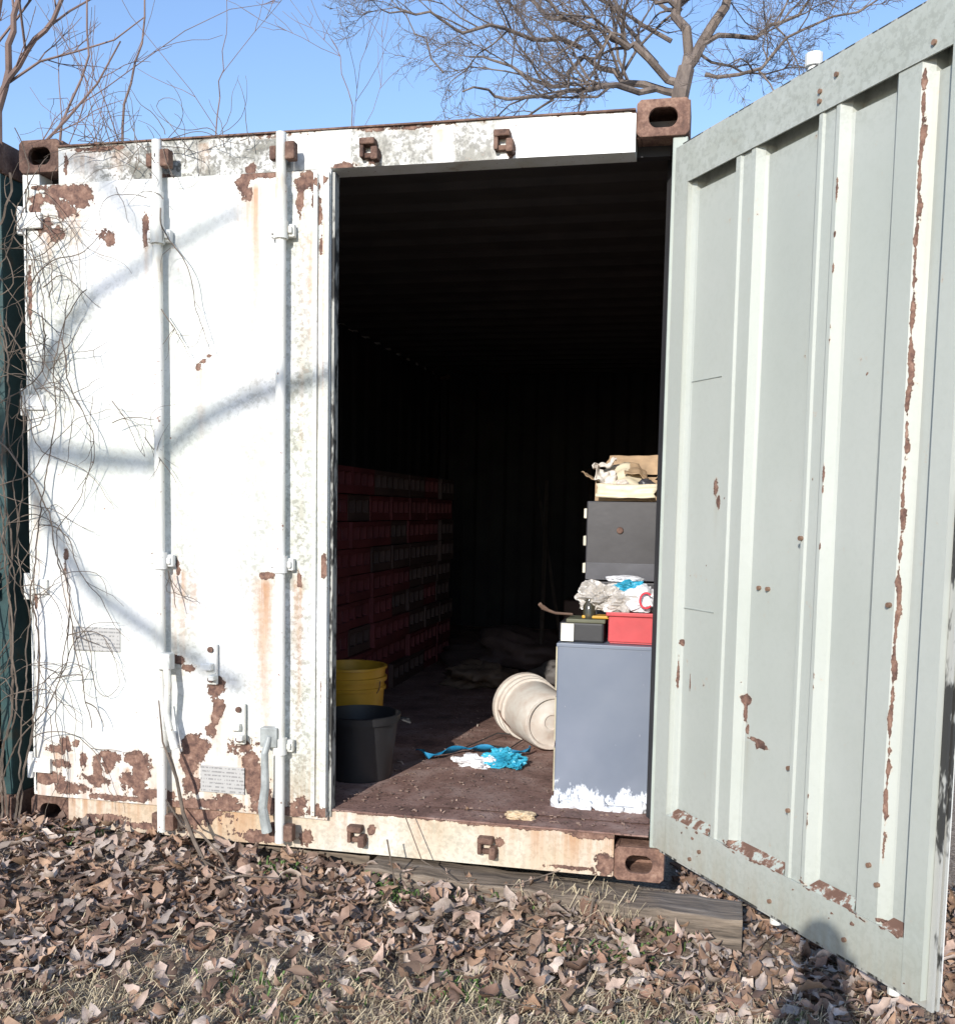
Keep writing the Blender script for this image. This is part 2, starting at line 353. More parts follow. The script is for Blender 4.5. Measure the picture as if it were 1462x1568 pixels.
for (hx,hz) in ((.79,.68),(.90,.465)):
    m.box((hx-.022,-.058,hz-.075),(hx+.022,-.042,hz+.075)); m.box((hx-.03,-.085,hz-.02),(hx+.012,-.056,hz+.005)); m.box((hx+.005,-.095,hz-.055),(hx+.028,-.056,hz-.035))
m.obj('handle_retainer',M['white_plain'],ld,bevel=.004)
m=MB()
for (hx,hz) in ((.79,.68),(.90,.465)):
    for dz in (-.055,.055): m.tube([(hx,-.06,hz+dz),(hx,-.068,hz+dz)],.011,10)
m.obj('bolts',M['rust'],ld)
t=NT('printed_plate',.5); w=t.n('ShaderNodeTexWave',wave_type='BANDS',bands_direction='Z'); w.inputs['Scale'].default_value=22; t.l(t.tc.outputs['Object'],w.inputs['Vector'])
nn_=t.noise(160,2,.5,stretch=(1,1,.3)); f=t.math('MULTIPLY',t.step(w.outputs['Fac'],.55,.7),t.step(nn_,.45,.5))
M['plate']=t.out(t.mix(t.math('MULTIPLY',f,.6),(.42,.41,.395),(.12,.12,.12)))
MB().box((.22,-.0475,.705),(.415,-.0435,.795)).obj('owner_plate',M['plate'],ld,bevel=.001)
MB().box((.74,-.0475,.20),(.915,-.0435,.30)).obj('safety_plate',M['plate'],ld,bevel=.001)
# ---- right (open) door : local x along door, local y towards its outer side, hinge at origin
TH=2.17
rd=empty('right_door',(2.415,-.035,0)); rd.parent=white
dvec=(-math.cos(TH),-math.sin(TH))
rd.rotation_euler=(0,0,math.atan2(dvec[1],dvec[0]))
DP=.024
prof=[(.050,0),(.052,.012),(.075,DP),(.268,DP),(.298,.0),(.318,.0),(.326,.006),(.362,.006),(.370,.0),(.390,.0),(.420,DP),(.625,DP),(.655,0),(.668,0),(.675,.005),(.712,.005),(.720,0),(.733,0),(.763,DP),(.900,DP),(.930,0),(1.002,0),(1.030,DP),(1.075,DP),(1.095,.0)]
def offs(s): return np.interp(s,[p[0] for p in prof],[p[1] for p in prof])
rb=[(.225,1.345,.014,.028),(.24,1.30,.008,.018),(.425,.715,.018,.016),(.42,.675,.008,.03),(.43,.63,.008,.016),(.47,.605,.035,.006),(.50,.59,.03,.006),(.072,.84,.010,.012),(.062,.74,.004,.06),(.12,.72,.004,.03),(.1,.78,.004,.02)]
for i in range(90):
    z=.45+1.85*i/90
    if random.random()<.9: rb.append((1.008+.002*math.sin(i*.7),z,.0030+.0020*random.random()**2,.026*random.random()+.010))
for i in range(16):
    z=.3+2.0*random.random(); rb.append((.733+.003*random.random(),z,.0022,.008+.035*random.random()**2))
for i in range(40):
    rb.append((random.uniform(.06,1.1),random.uniform(.255,.285),.025*random.random()+.006,.004))
for i in range(10):
    rb.append((random.uniform(.1,1.1),random.uniform(.3,2.3),.0022,.0028))
for i in range(14):
    rb.append((random.uniform(.1,1.12),random.uniform(.14,.25),.006,.004))
def doorR(x,z):
    R=field(x,z,rb); G=np.maximum(streak(x,z,[(1.03,2.3,2.,.010,.5),(.76,2.2,.8,.008,.4),(.23,1.3,.15,.012,.5),(.43,.6,.2,.02,.4)]),np.clip(.55-(z-.13)*4,0,.5))
    return R,G,np.clip(.03+.6*np.clip(.40-z,0,1)+.25*np.exp(-((z-2.36)/.1)**2),0,1)
ss=sorted(set([p[0] for p in prof]+list(np.linspace(.05,1.095,180)))); zz=np.linspace(.262,2.415,330)
S,Z=np.meshgrid(ss,zz,indexing='ij'); Yo=offs(S)+.0012*np.sin(S*17)*np.sin(Z*4)+.002*(offs(S)>DP*.9)*np.sin(Z*2.3+S*9)
Yo=np.where(Z>2.312,np.maximum(Yo,.006),Yo); Yo=np.where((Z>2.280)&(offs(S)>DP*.9),.050,Yo)
P=np.stack([S.ravel(),Yo.ravel(),Z.ravel()],1)
o=MB().grid(P.tolist(),len(ss),len(zz)).obj('corrugated_sheet',M['grey'],rd)
R,G,B=doorR(S,Z); attr(o,'mask',np.stack([R.ravel(),G.ravel(),B.ravel(),np.ones(R.size)],1))
def frame(x0,x1,z0,z1,yy,name):
    panel(name+'_face',x0,x1,z0,z1,lambda x,z:yy+0*x,M['grey'],rd,doorR,.008)
frame(-.025,.0495,.132,2.43,-.004,'hinge_stile'); frame(1.0955,1.155,.132,2.43,-.006,'lock_stile')
frame(.0495,1.0955,2.306,2.43,-.004,'top_rail'); frame(.0495,1.0955,.132,.262,-.003,'bottom_rail')
m=MB(); m.box((-.023,-.003,.134),(.049,.052,2.428)); m.box((1.096,-.005,.134),(1.153,.052,2.428))
m.box((.0495,-.003,2.3065),(1.0955,.002,2.420)); m.box((.0495,-.003,2.4205),(1.0955,.052,2.4285)); m.box((.0495,-.002,.134),(1.0955,.052,.2615)); m.obj('door_frame',M['grey'],rd)
m=MB()
for a,b in ((.06,.290),(.395,.65),(.745,.925),(1.015,1.090)):
    n=len(m.v); m.v+=[(a,-.0035,.2625),(b,-.0035,.2625),(b-.02,DP-.001,.288),(a+.02,DP-.001,.288)]; m.f.append((n,n+1,n+2,n+3))
t=NT('flaking_ledge_paint',.7); n=t.noise(22,4,.7); M['ledge']=t.out(t.ramp(n,[(.44,(.15,.08,.055)),(.5,(.25,.15,.11)),(.54,(.42,.45,.40))]),t.bump(n,.4,.004))
m.obj('recess_ledges',M['ledge'],rd)
MB().box((-.02,.018,.112),(1.16,.026,.133)).box((-.02,.018,2.430),(1.16,.026,2.448)).box((1.1555,.014,.112),(1.172,.022,2.448)).box((1.1555,.030,.112),(1.172,.038,2.448)).obj('door_gasket',M['gasket'],rd)
MB().box((-.02,.054,.134),(1.155,.060,2.428)).obj('outer_skin',M['white_plain'],rd)
MB().box((-.02,.028,.110),(1.155,.05,.1335)).obj('bottom_flange',M['grey'],rd)
m=MB()
for bx in (.50,.97):
    m.tube([(bx,.10,.05),(bx,.10,2.50)],.0165,12); m.tube([(bx,.10,2.50),(bx,.10,2.535)],.024,12)
    for z in (2.2,1.05,.4): m.box((bx-.05,.061,z-.026),(bx+.05,.09,z+.026))
m.obj('outer_lock_bars',M['white_plain'],rd,bevel=.002)
m=MB()
for (a,z) in ((.46,1.05),(.50,1.05),(.99,1.05),(.66,2.36),(.72,2.38),(1.04,2.33),(.66,2.335),(.63,.56),(1.0,.36),(.2,.16),(.6,.17),(.9,.18),(.25,.20),(.97,.4),(.66,.45),(.66,1.2)):
    yy=offs(a)-.003 if .27<z<2.3 else -.004
    m.tube([(a,yy-.006,z),(a,yy+.004,z)],.0065,8)
m.obj('bolts',flat('rusty_bolts',(.2,.12,.08)),rd)
m=MB()
for z in (.25,.94,1.63,2.29):
    m.tube([(-.03,.02,z-.05),(-.03,.02,z+.05)],.013,10); m.box((-.03,.06,z-.035),(.10,.072,z+.035))
m.obj('hinge_blades',M['white_plain'],rd)
m=MB(); m.box((.075,DP-.004,1.68),(.235,DP-.0006,1.682)); m.box((.075,DP-.004,.955),(.24,DP-.0006,.957)); m.obj('weld_seams',flat('seam_paint',(.34,.37,.34)),rd)
# ---- neighbour container
teal=empty('green_shipping_container',(-WX-.062,-.03,0))
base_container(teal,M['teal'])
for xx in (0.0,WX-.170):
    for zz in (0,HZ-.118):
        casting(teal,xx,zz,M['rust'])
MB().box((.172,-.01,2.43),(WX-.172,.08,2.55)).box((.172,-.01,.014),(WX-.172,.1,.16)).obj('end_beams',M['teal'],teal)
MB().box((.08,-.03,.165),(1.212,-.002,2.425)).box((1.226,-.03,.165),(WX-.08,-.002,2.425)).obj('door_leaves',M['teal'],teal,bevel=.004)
for bx in (.4,.95,1.5,2.05): lockbar(teal,bx,-.07,M['teal'])
m=MB()
for z in (.25,.94,1.63,2.29): m.tube([(WX-.05,-.02,z-.05),(WX-.05,-.02,z+.05)],.015,10)
m.obj('hinges',M['teal'],teal)
# ------------------------------------------------------------------ ground
def gz(x,y):
    h=-.03-.045*np.clip(x,-.5,4)+.02*np.sin(x*1.7+y)*.6+.018*np.sin(x*4.1-y*3.3)*.5
    h=h-.03*np.clip(-y,0,3)+.035*np.exp(-((y+.12)/.15)**2)*(x<2.6)
    return h
xs=np.concatenate([[-400,-150,-60,-30,-15],np.linspace(-8,8,161),[15,30,60,150,400]]); ys=np.concatenate([[-400,-150,-60,-30,-15],np.linspace(-8,12,161),[20,40,80,160,400]])
X,Y=np.meshgrid(xs,ys,indexing='ij'); Zg=gz(X,Y)
P=np.stack([X.ravel(),Y.ravel(),Zg.ravel()],1)
MB().grid(P.tolist(),len(xs),len(ys)).obj('ground',M['soil'],None,smooth=True)
def leaves(name,N,xr,yr,s0,s1,lift,yok=None,zf=None,tilt=.36):
    rows=7; WP=np.array([[.04,.42,.30,.52,.30,.36,.02],[.03,.30,.46,.50,.42,.26,.01],[.03,.22,.36,.42,.38,.24,.01]]); tpr=np.linspace(0,1,rows)
    x=rng.uniform(*xr,N); y=rng.uniform(*yr,N)
    if yok is not None: k=yok(x,y); x=x[k]; y=y[k]; N=len(x)
    wk=WP[rng.integers(0,3,N)]
    L=s0+(s1-s0)*rng.random(N)**1.3; Wd=L*rng.uniform(.5,1.0,N)
    curl=rng.uniform(-1.9,1.9,N); fold=rng.uniform(-.8,1.1,N); yaw=rng.uniform(0,6.283,N)
    pit=rng.normal(0,tilt,N); rol=rng.normal(0,tilt,N)
    j1=rng.uniform(.7,1.25,(N,rows)); V=np.zeros((N,rows,3,3))
    for r in range(rows):
        tt=(tpr[r]-.5); hw=wk[:,r]*j1[:,r]*Wd*.5*2*.6
        ang=curl*tt
        yy=L*tt*np.cos(ang*.8); zz=L*np.abs(tt)*np.sin(np.abs(ang))*np.sign(curl)
        for c,sg in enumerate((-1,0,1)):
            V[:,r,c,0]=sg*hw*np.cos(fold); V[:,r,c,1]=yy+ (0 if sg==0 else .02*L); V[:,r,c,2]=zz+abs(sg)*hw*np.sin(fold)+rng.normal(0,.045,N)*L*abs(sg)
    def rot(V,a,i,j):
        c,s=np.cos(a)[:,None,None],np.sin(a)[:,None,None]; A=V[...,i].copy(); B=V[...,j].copy()
        V[...,i]=c*A-s*B; V[...,j]=s*A+c*B
    rot(V,pit,1,2); rot(V,rol,0,2); rot(V,yaw,0,1)
    V[...,0]+=x[:,None,None]; V[...,1]+=y[:,None,None]
    base=(gz(x,y) if zf is None else zf(x,y))+rng.uniform(0.0,lift,N)+.006
    V[...,2]+=base[:,None,None]
    V=V.reshape(-1,3); nv=rows*3
    q=[]
    for r in range(rows-1):
        for c in range(2):
            a=r*3+c; q.append((a,a+1,a+4,a+3))
    q=np.array(q); F=(q[None]+(np.arange(N)*nv)[:,None,None]).reshape(-1,4)
    me=bpy.data.meshes.new(name); me.vertices.add(len(V)); me.vertices.foreach_set('co',V.ravel())
    me.loops.add(F.size); me.loops.foreach_set('vertex_index',F.ravel().astype(np.int32))
    me.polygons.add(len(F)); me.polygons.foreach_set('loop_start',np.arange(0,F.size,4,dtype=np.int32)); me.update(calc_edges=True)
    me.polygons.foreach_set('use_smooth',[True]*len(F))
    pal=np.array([[.50,.35,.27],[.40,.26,.19],[.58,.44,.36],[.30,.175,.12],[.62,.51,.43],[.45,.29,.19],[.20,.125,.09],[.54,.40,.32],[.46,.37,.31],[.36,.22,.14],[.26,.17,.12]])
    ci=pal[rng.integers(0,len(pal),N)]*rng.uniform(.5,1.12,(N,1)); ci=np.concatenate([ci,np.ones((N,1))],1)
    me.materials.append(M['leaf']); o=bpy.data.objects.new(name,me); COL.objects.link(o); attr(o,'lc',np.repeat(ci,nv,0)); return o
def patchy(x,y): return np.sin(x*3.1+1.7*np.sin(y*2.3))*np.sin(y*4.3+1.3*np.sin(x*2.9))
def okf(x,y): return ~((y>-.03)&(x>-2.6)&(x<2.47))&~((x>.9)&(y<-.62)&(rng.random(len(x))<.64))&~((patchy(x,y)>.45)&(rng.random(len(x))<.35))
leaves('leaf_litter',27000,(-1.6,4.4),(-2.2,.7),.030,.110,.045,okf)
leaves('leaf_litter',6500,(-8,8),(-7,12),.06,.13,.03,lambda x,y:~((y>-.03)&(y<6.2)&(x>-2.6)&(x<2.47))&~((x>-1.6)&(x<4.4)&(y>-2.2)&(y<.7)))
leaves('floor_litter',80,(1.2,2.4),(.02,1.9),.010,.035,.002,None,lambda x,y:np.full_like(x,.168),.15)
def blades(name,N,centers,mat,h0,h1,w=.0022,lean=.6):
    m=MB()
    for i in range(N):
        cx,cy,sp=random.choice(centers); x=random.gauss(cx,sp); y=random.gauss(cy,sp*.6)
        if y>-.03 and -2.6<x<2.47: y=-.04-random.random()*.05
        z=float(gz(np.array(x),np.array(y))); h=random.uniform(h0,h1); a=random.uniform(0,6.28); l=random.uniform(.1,lean)*h
        p0=Vector((x,y,z)); p1=p0+Vector((math.cos(a)*l*.4,math.sin(a)*l*.4,h*.6)); p2=p0+Vector((math.cos(a)*l*1.2,math.sin(a)*l*1.2,h*(.9 if lean<1 else .35)))
        sd=Vector((-math.sin(a+1),math.cos(a+1),0))*w; n=len(m.v)
        m.v+=[tuple(p0-sd),tuple(p0+sd),tuple(p1+sd),tuple(p1-sd),tuple(p2)]; m.f+=[(n,n+1,n+2,n+3),(n+3,n+2,n+4)]
    return m.obj(name,mat)
blades('dry_grass',8500,[(1.3,-1.2,.45),(1.9,-1.05,.4),(2.5,-.85,.35),(3.0,-.75,.3),(2.2,-1.2,.5),(.9,-1.25,.3)],M['straw'],.03,.10,.0013,1.5)
blades('dry_grass',90,[(2.2,-.1,.05),(2.3,-.15,.05),(2.1,-.12,.1)],M['straw'],.08,.20,.0012,1.2)
blades('weed_tuft',950,[(1.1,-.12,.04),(1.55,-.2,.05),(1.43,-.12,.03),(2.15,-.35,.04),(2.45,-.15,.05),(2.0,-.06,.05),(.25,-.1,.08),(1.75,-.06,.1),(2.35,-.3,.05),(1.9,-.7,.06),(2.5,-.8,.15),(1.4,-.9,.12),(2.9,-.6,.1),(2.2,-.95,.12)],M['grass'],.02,.065,.003,1.1)
def rough_beam(a,b,w,h,name='timber_sleeper'):
    a=Vector(a); b=Vector(b); d=(b-a); n=24; P=[]
    dn=d.normalized(); sd=Vector((-dn.y,dn.x,0)); m=MB()
    for i in range(n+1):
        c=a+d*i/n
        for (u,v) in ((-.5,-.5),(.5,-.5),(.5,.5),(-.5,.5),(-.5,-.5)):
            j=.012*noise.noise(Vector((i*.6,u*4,v*4)));P.append(tuple(c+sd*(w*u+j)+Vector((0,0,h*v+j))))
    m.grid(P,n+1,5)
    e=len(m.v); m.f.append((0,1,2,3)); m.f.append((e-5,e-4,e-3,e-2)); return m.obj(name,M['wood'],None,bevel=.004)
rough_beam((1.40,-.02,-.066),(2.70,-.05,-.108),.17,.11)
rough_beam((-.1,.03,-.05),(.62,.0,-.05),.18,.09)
rough_beam((.5,.2,-.09),(1.35,.2,-.1),.2,.12)
# ------------------------------------------------------------------ interior objects
def lathe(m,c,ax,profile,sides=28):
    ax=Vector(ax).normalized(); a=ax.orthogonal().normalized(); b=ax.cross(a); c=Vector(c); P=[]
    for (h,r) in profile:
        for k in range(sides+1):
            an=2*math.pi*k/sides; P.append(tuple(c+ax*h+(a*math.cos(an)+b*math.sin(an))*r))
    m.grid(P,len(profile),sides+1); return m
def smooth_split(o,ang=.7):
    o.data.polygons.foreach_set('use_smooth',[True]*len(o.data.polygons)); o.modifiers.new('e','EDGE_SPLIT').split_angle=ang; return o
def bail(m,c,r,up):
    m.tube([Vector(c)+Vector((math.cos(a)*r,math.sin(a)*r*.25-.02,-math.sin(a)*up)) for a in np.linspace(0,math.pi,12)],.0025,6)
M['yellow']=flat('yellow_plastic',(.58,.31,.025),.45,.2,5)
M['black_pl']=flat('black_plastic',(.02,.02,.022),.5,.3,6)
t=NT('dirty_white_plastic',.5); n=t.noise(9,4,.65); n2=t.noise(40,3); c=t.ramp(n,[(.35,(.66,.63,.57)),(.6,(.55,.47,.40)),(.75,(.38,.27,.22))]); M['white_pl']=t.out(c,t.bump(n2,.1,.003))
yb=empty('yellow_bucket',(.985,.92,.170))
m=MB(); lathe(m,(0,0,0),(0,0,1),[(0,0),(0,.130),(.01,.133),(.27,.148),(.272,.156),(.285,.157),(.287,.149),(.31,.150),(.312,.160),(.33,.161),(.332,.151),(.365,.153),(.367,.161),(.378,.160),(.378,.149),(.02,.128),(.018,0)])
smooth_split(m.obj('pail',M['yellow'],yb)); m=MB(); bail(m,(0,-.05,.32),.158,.12); m.obj('bail_handle',M['rust'],yb)
bb=empty('black_trash_bin',(1.195,.44,.170))
m=MB(); lathe(m,(0,0,0),(0,0,1),[(0,0),(0,.122),(.01,.126),(.23,.150),(.232,.160),(.262,.163),(.264,.152),(.02,.122),(.018,0)])
smooth_split(m.obj('bin_body',M['black_pl'],bb)); m=MB()
for a in (0.2,3.3):
    m.tube([(math.cos(a)*.155,math.sin(a)*.155,.24),(math.cos(a)*.2,math.sin(a)*.2,.225),(math.cos(a+.25)*.2,math.sin(a+.25)*.2,.225),(math.cos(a+.25)*.155,math.sin(a+.25)*.155,.24)],.006,6)
m.obj('bin_handles',M['black_pl'],bb)
wb=empty('white_bucket'); ax=Vector((-.50,.86,.035)).normalized(); c0=Vector((1.89,1.07,.305))
m=MB(); lathe(m,c0,ax,[(0.012,0),(.012,.03),(.006,.035),(.008,.05),(.012,.055),(.012,.105),(0,.112),(0,.124),(.012,.130),(.13,.136),(.26,.142),(.262,.152),(.274,.153),(.276,.144),(.30,.146),(.302,.156),(.315,.157),(.317,.147),(.345,.149),(.347,.160),(.375,.161),(.376,.15),(.03,.126),(.028,0)],40)
smooth_split(m.obj('pail_body',M['white_pl'],wb))
m=MB(); e=c0+ax*.29; s_=ax.cross(Vector((0,0,1))).normalized()
m.tube([e+s_*(.158*math.cos(a))+Vector((0,0,-.11*math.sin(a)))-ax*(.10*math.sin(a)) for a in np.linspace(0,math.pi,14)],.003,6); m.obj('bail_handle',M['rust'],wb)
m=MB(); lathe(m,(1.965,.95,.17),(0.1,0,1),[(0,0),(0,.05),(.005,.052),(.09,.052),(.095,.055),(.1,.055),(.1,.049),(.01,.047),(.01,0)],20); smooth_split(m.obj('rusty_paint_can',flat('dark_red_can',(.10,.03,.02),.5)))
M['crate_red']=flat('red_plastic_crate',(.15,.030,.032),.6,.3,4); M['crate_br']=flat('brown_crate',(.085,.05,.042),.6,.3,4); M['bottle']=flat('glass_bottles',(.36,.40,.47),.4,.5,6)
cs=empty('stack_of_bottle_crates'); mr,mb_,mt=MB(),MB(),MB()
rowh=.1455
for r in range(9):
    for c in range(8):
        y0=.95+c*.372; x1=.70+random.uniform(-.02,.015); z0=.172+r*rowh
        mm=mr if random.random()<.55 else mb_
        ya,yb_=y0+.006,y0+.364
        mm.box((x1-.30,ya,z0),(x1,yb_,z0+.045)); mm.box((x1-.30,ya,z0+.115),(x1,yb_,z0+.140))
        for q in (0,.333,.666,1):
            yy=ya+(yb_-ya-.022)*q; mm.box((x1-.3,yy,z0+.0455),(x1-.001,yy+.022,z0+.1145))
        for q in range(3):
            yy=ya+.022+(yb_-ya-.022)*(q+.5)/3-.011
            if random.random()<.6: mt.tube([(x1-.05,yy,z0+.05),(x1-.05,yy,z0+.112)],.033,8)
        mm.box((x1-.298,ya+.01,z0+.046),(x1-.10,yb_-.01,z0+.1145))
mr.obj('red_crates',M['crate_red'],cs); mb_.obj('brown_crates',M['crate_br'],cs); mt.obj('bottles',M['bottle'],cs)
m=MB(); m.box((.09,.95,.172),(.375,3.92,1.44)); m.obj('back_row_crates',M['crate_br'],cs)
bc=empty('blue_filing_cabinet')
t=NT('blue_grey_enamel',.4); n=t.noise(3,4,.6); c=t.ramp(n,[(.3,(.135,.16,.21)),(.7,(.175,.20,.245))])
sx=t.n('ShaderNodeSeparateXYZ'); t.l(t.tc.outputs['Object'],sx.inputs[0]); nz=t.noise(14,4,.8,stretch=(1,1,.6))
wet=t.step(t.math('ADD',sx.outputs['Z'],t.math('MULTIPLY',nz,-.34)),.070,.045); c=t.mix(wet,c,(.66,.69,.74))
nb=t.noise(2.5,3,.6); c=t.mix(t.math('MULTIPLY',t.math('MULTIPLY',t.step(nb,.45,.7),t.step(sx.outputs['Z'],.6,.25)),.25),c,(.42,.44,.52))
sc=t.noise(60,3,.6,stretch=(1,1,.35)); c=t.mix(t.math('MULTIPLY',t.step(sc,.70,.73),.6),c,(.42,.42,.44))
M['bluecab']=t.out(c,t.bump(nb,.15,.01))
MB().box((2.02,.235,.185),(2.378,.60,.770)).obj('cabinet_body',M['bluecab'],bc,bevel=.006)
MB().box((2.017,.232,.765),(2.380,.602,.780)).box((2.035,.25,.168),(2.365,.585,.186)).obj('cabinet_top',M['bluecab'],bc,bevel=.003)
m=MB()
for z in (.22,.41,.60): m.box((2.013,.25,z),(2.0195,.585,z+.165)); m.box((2.004,.38,z+.11),(2.0125,.46,z+.125))
m.obj('drawer_fronts',flat('beige_drawers',(.45,.40,.28),.5),bc,bevel=.002)
def crumple(name,c,s,mat,parent=None,amp=.3,seed=0,sub=4,fr=1.6,fl=.6,smooth=False):
    """crumpled soft mass: creased, flattened underneath"""
    bm=bmesh.new(); bmesh.ops.create_icosphere(bm,subdivisions=sub,radius=1)
    sv=Vector((seed*3.1,seed*1.7,seed*.9))
    for v in bm.verts:
        p=v.co.copy(); q=noise.noise(p*fr+sv); q2=abs(noise.noise(p*fr*2.3+sv)); q3=abs(noise.noise(p*fr*5+sv))
        v.co=p*(1+amp*(1.1*q-1.0*q2-.35*q3+.3))
        v.co.z=max(v.co.z,-fl)
        v.co=Vector((v.co.x*s[0],v.co.y*s[1],(v.co.z+fl)*s[2]))+Vector(c)
    me=bpy.data.meshes.new(name); bm.to_mesh(me); bm.free(); me.materials.append(mat); o=bpy.data.objects.new(name,me); COL.objects.link(o)
    if smooth: me.polygons.foreach_set('use_smooth',[True]*len(me.polygons))
    if parent: o.parent=parent
    return o
M['foam']=flat('white_foam_spill',(.66,.68,.72),.6,.12,30)
fo=empty('spilled_white_foam')
for i in range(9):
    crumple('foam_lump',(2.035+i*.038+random.uniform(-.012,.012),.219+.008*random.random(),.168),(.016+.022*random.random(),.016,.008+.024*random.random()),M['foam'],fo,.6,i,3,smooth=True)
tc=empty('dark_tool_cabinet'); M['darkcab']=flat('dark_grey_enamel',(.036,.034,.038),.4,.25,5)
MB().box((2.072,.63,.17),(2.375,1.0,.985)).box((2.070,.62,.99),(2.375,1.0,1.305)).obj('cabinet_body',M['darkcab'],tc,bevel=.006)
MB().box((2.073,.6165,.992),(2.37,.6195,1.06)).obj('lower_drawer_front',flat('mid_grey_enamel',(.06,.06,.07),.4),tc,bevel=.001)
m=MB()
for z in (1.25,1.14,1.03): m.box((2.055,.66,z-.015),(2.0695,.9,z+.025))
m.obj('drawer_pulls',flat('cream_tabs',(.62,.58,.46)),tc,bevel=.003)
m=MB(); lathe(m,(2.205,.617,1.19),(0,-1,0),[(0,.014),(.006,.012),(.007,0)],14); m.obj('lock',M['rust'],tc)
rt=empty('red_plastic_tray'); m=MB()
x0,x1,y0,y1,z0,z1=2.195,2.385,.27,.46,.781,.895
m.box((x0+.01,y0+.01,z0),(x1-.01,y1-.01,z0+.006)); m.box((x0+.006,y0+.004,z0+.0065),(x1-.006,y0+.012,z1)); m.box((x0+.006,y1-.012,z0+.0065),(x1-.006,y1-.004,z1)); m.box((x0+.004,y0+.013,z0+.0065),(x0+.012,y1-.013,z1)); m.box((x1-.012,y0+.013,z0+.0065),(x1-.004,y1-.013,z1))
m.box((x0-.004,y0-.006,z1-.012),(x1+.004,y0+.0035,z1+.003))
m.obj('tray_walls',flat('red_plastic',(.48,.055,.06),.4,.15),rt,bevel=.003)
def milky(name,col,tr):
    t=NT(name,.25); n=t.noise(16,4,.7); c=t.ramp(n,[(.35,col),(.65,tuple(q*.62 for q in col))]); m_=t.out(c,t.bump(n,.5,.01)); t.b.inputs['Transmission Weight'].default_value=tr; return m_
M['clearbag']=milky('clear_plastic_bag',(.76,.70,.63),.25); M['whitebag']=flat('white_plastic_bag',(.74,.73,.74),.35,.12,9); M['bluebag']=flat('cyan_plastic',(.04,.36,.52),.4,.35,14)
pb=empty('plastic_bags'); crumple('clear_bag',(2.165,.36,.90),(.085,.07,.060),M['clearbag'],pb,.45,3,5)
crumple('clear_bag_fold',(2.24,.33,.895),(.07,.05,.045),M['clearbag'],pb,.5,13,4)
crumple('printed_bag',(2.32,.33,.90),(.065,.06,.058),M['whitebag'],pb,.35,8); crumple('cyan_bag',(2.26,.38,.965),(.06,.045,.026),M['bluebag'],pb,.45,5); crumple('white_sheet',(2.24,.46,1.0),(.07,.05,.014),M['whitebag'],pb,.3,12)
m=MB(); m.tube([Vector((2.335+.022*math.cos(a),.258,.945+.028*math.sin(a))) for a in np.linspace(.8,5.6,14)],.004,6); m.obj('red_print',flat('red_ink',(.6,.03,.05)),pb)
db=empty('small_parts_box'); MB().box((2.02,.27,.781),(2.185,.42,.855)).obj('box_body',M['black_pl'],db,bevel=.008)
m=MB(); m.box((2.045,.265,.853),(2.19,.40,.868)); m.obj('box_lid',flat('dark_olive_lid',(.10,.10,.06)),db,bevel=.004)
MB().box((2.028,.262,.785),(2.075,.2685,.85)).obj('paper_label',flat('paper',(.66,.63,.54)),db)
m=MB(); m.box((2.10,.29,.869),(2.20,.36,.880)); m.obj('yellow_tool',M['yellow'],db,bevel=.003)
m=MB(); lathe(m,(2.125,.31,.869),(0,0,1),[(0,0),(0,.024),(.045,.024),(.060,.014),(.08,.012),(.08,0)],18); o=smooth_split(m.obj('glass_jar',flat('dark_glass',(.05,.045,.03),.1))); o.parent=db
m=MB(); m.tube([(1.955,.28,.905),(1.975,.29,.893),(2.0,.30,.883),(2.06,.33,.878)],[.010,.006,.005,.005],8); m.tube([(1.955,.28,.905),(1.945,.27,.918)],.008,6); m.obj('paint_brush',flat('brush_wood',(.16,.10,.07)))
jp=empty('torn_cardboard_box')
def sheet(name,c,sx_,sy_,rot,bend,mat,parent,seed=0,amp=.006):
    P=[];N=12
    R=Euler(rot).to_matrix()
    for i in range(N):
        for j in range(N):
            u,v=i/(N-1)-.5,j/(N-1)-.5
            e=1+.15*noise.noise(Vector((u*3+seed,v*3,1)))
            p=Vector((u*sx_*e,v*sy_*e,bend*(u*u)*4*sx_+amp*noise.noise(Vector((u*4,v*4,seed)))*3)); P.append(tuple(R@p+Vector(c)))
    m=MB().grid(P,N,N); return m.obj(name,mat,parent,smooth=True,solid=.002)
M['card']=flat('old_cardboard',(.38,.26,.155),.8,.3,12); M['cream']=flat('yellowed_plastic',(.66,.58,.42),.5,.18,8)
m=MB(); m.box((2.10,.635,1.3065),(2.35,.640,1.372)); m.box((2.10,.86,1.3065),(2.35,.865,1.41)); m.box((2.10,.6405,1.3065),(2.105,.8595,1.385)); m.box((2.345,.6405,1.3065),(2.35,.8595,1.41)); m.box((2.1055,.6405,1.3065),(2.3445,.8595,1.312)); m.obj('box_walls',M['card'],jp)
sheet('front_flap',(2.225,.605,1.345),.235,.06,(1.05,0,.02),.02,M['cream'],jp,2,.003); sheet('side_flap',(2.075,.75,1.40),.08,.20,(0,.5,0),.02,M['card'],jp,5,.003); sheet('side_flap',(2.36,.75,1.44),.10,.20,(0,-1.1,0),.02,M['card'],jp,6,.003); sheet('back_flap',(2.24,.88,1.46),.23,.09,(1.1,0,0),.02,M['card'],jp,7,.003)
sheet('yellowed_cover',(2.20,.70,1.415),.20,.14,(.65,-.1,.1),-.25,M['cream'],jp,3,.005); sheet('yellowed_cover',(2.27,.74,1.43),.12,.12,(.5,.5,.4),-.2,M['card'],jp,8,.006)
sheet('torn_paper',(2.13,.67,1.40),.09,.07,(1.0,.2,.5),.2,M['white_pl'],jp,4,.01); sheet('torn_paper',(2.13,.70,1.452),.10,.025,(.2,-.3,.3),.1,M['white_pl'],jp,9,.008)
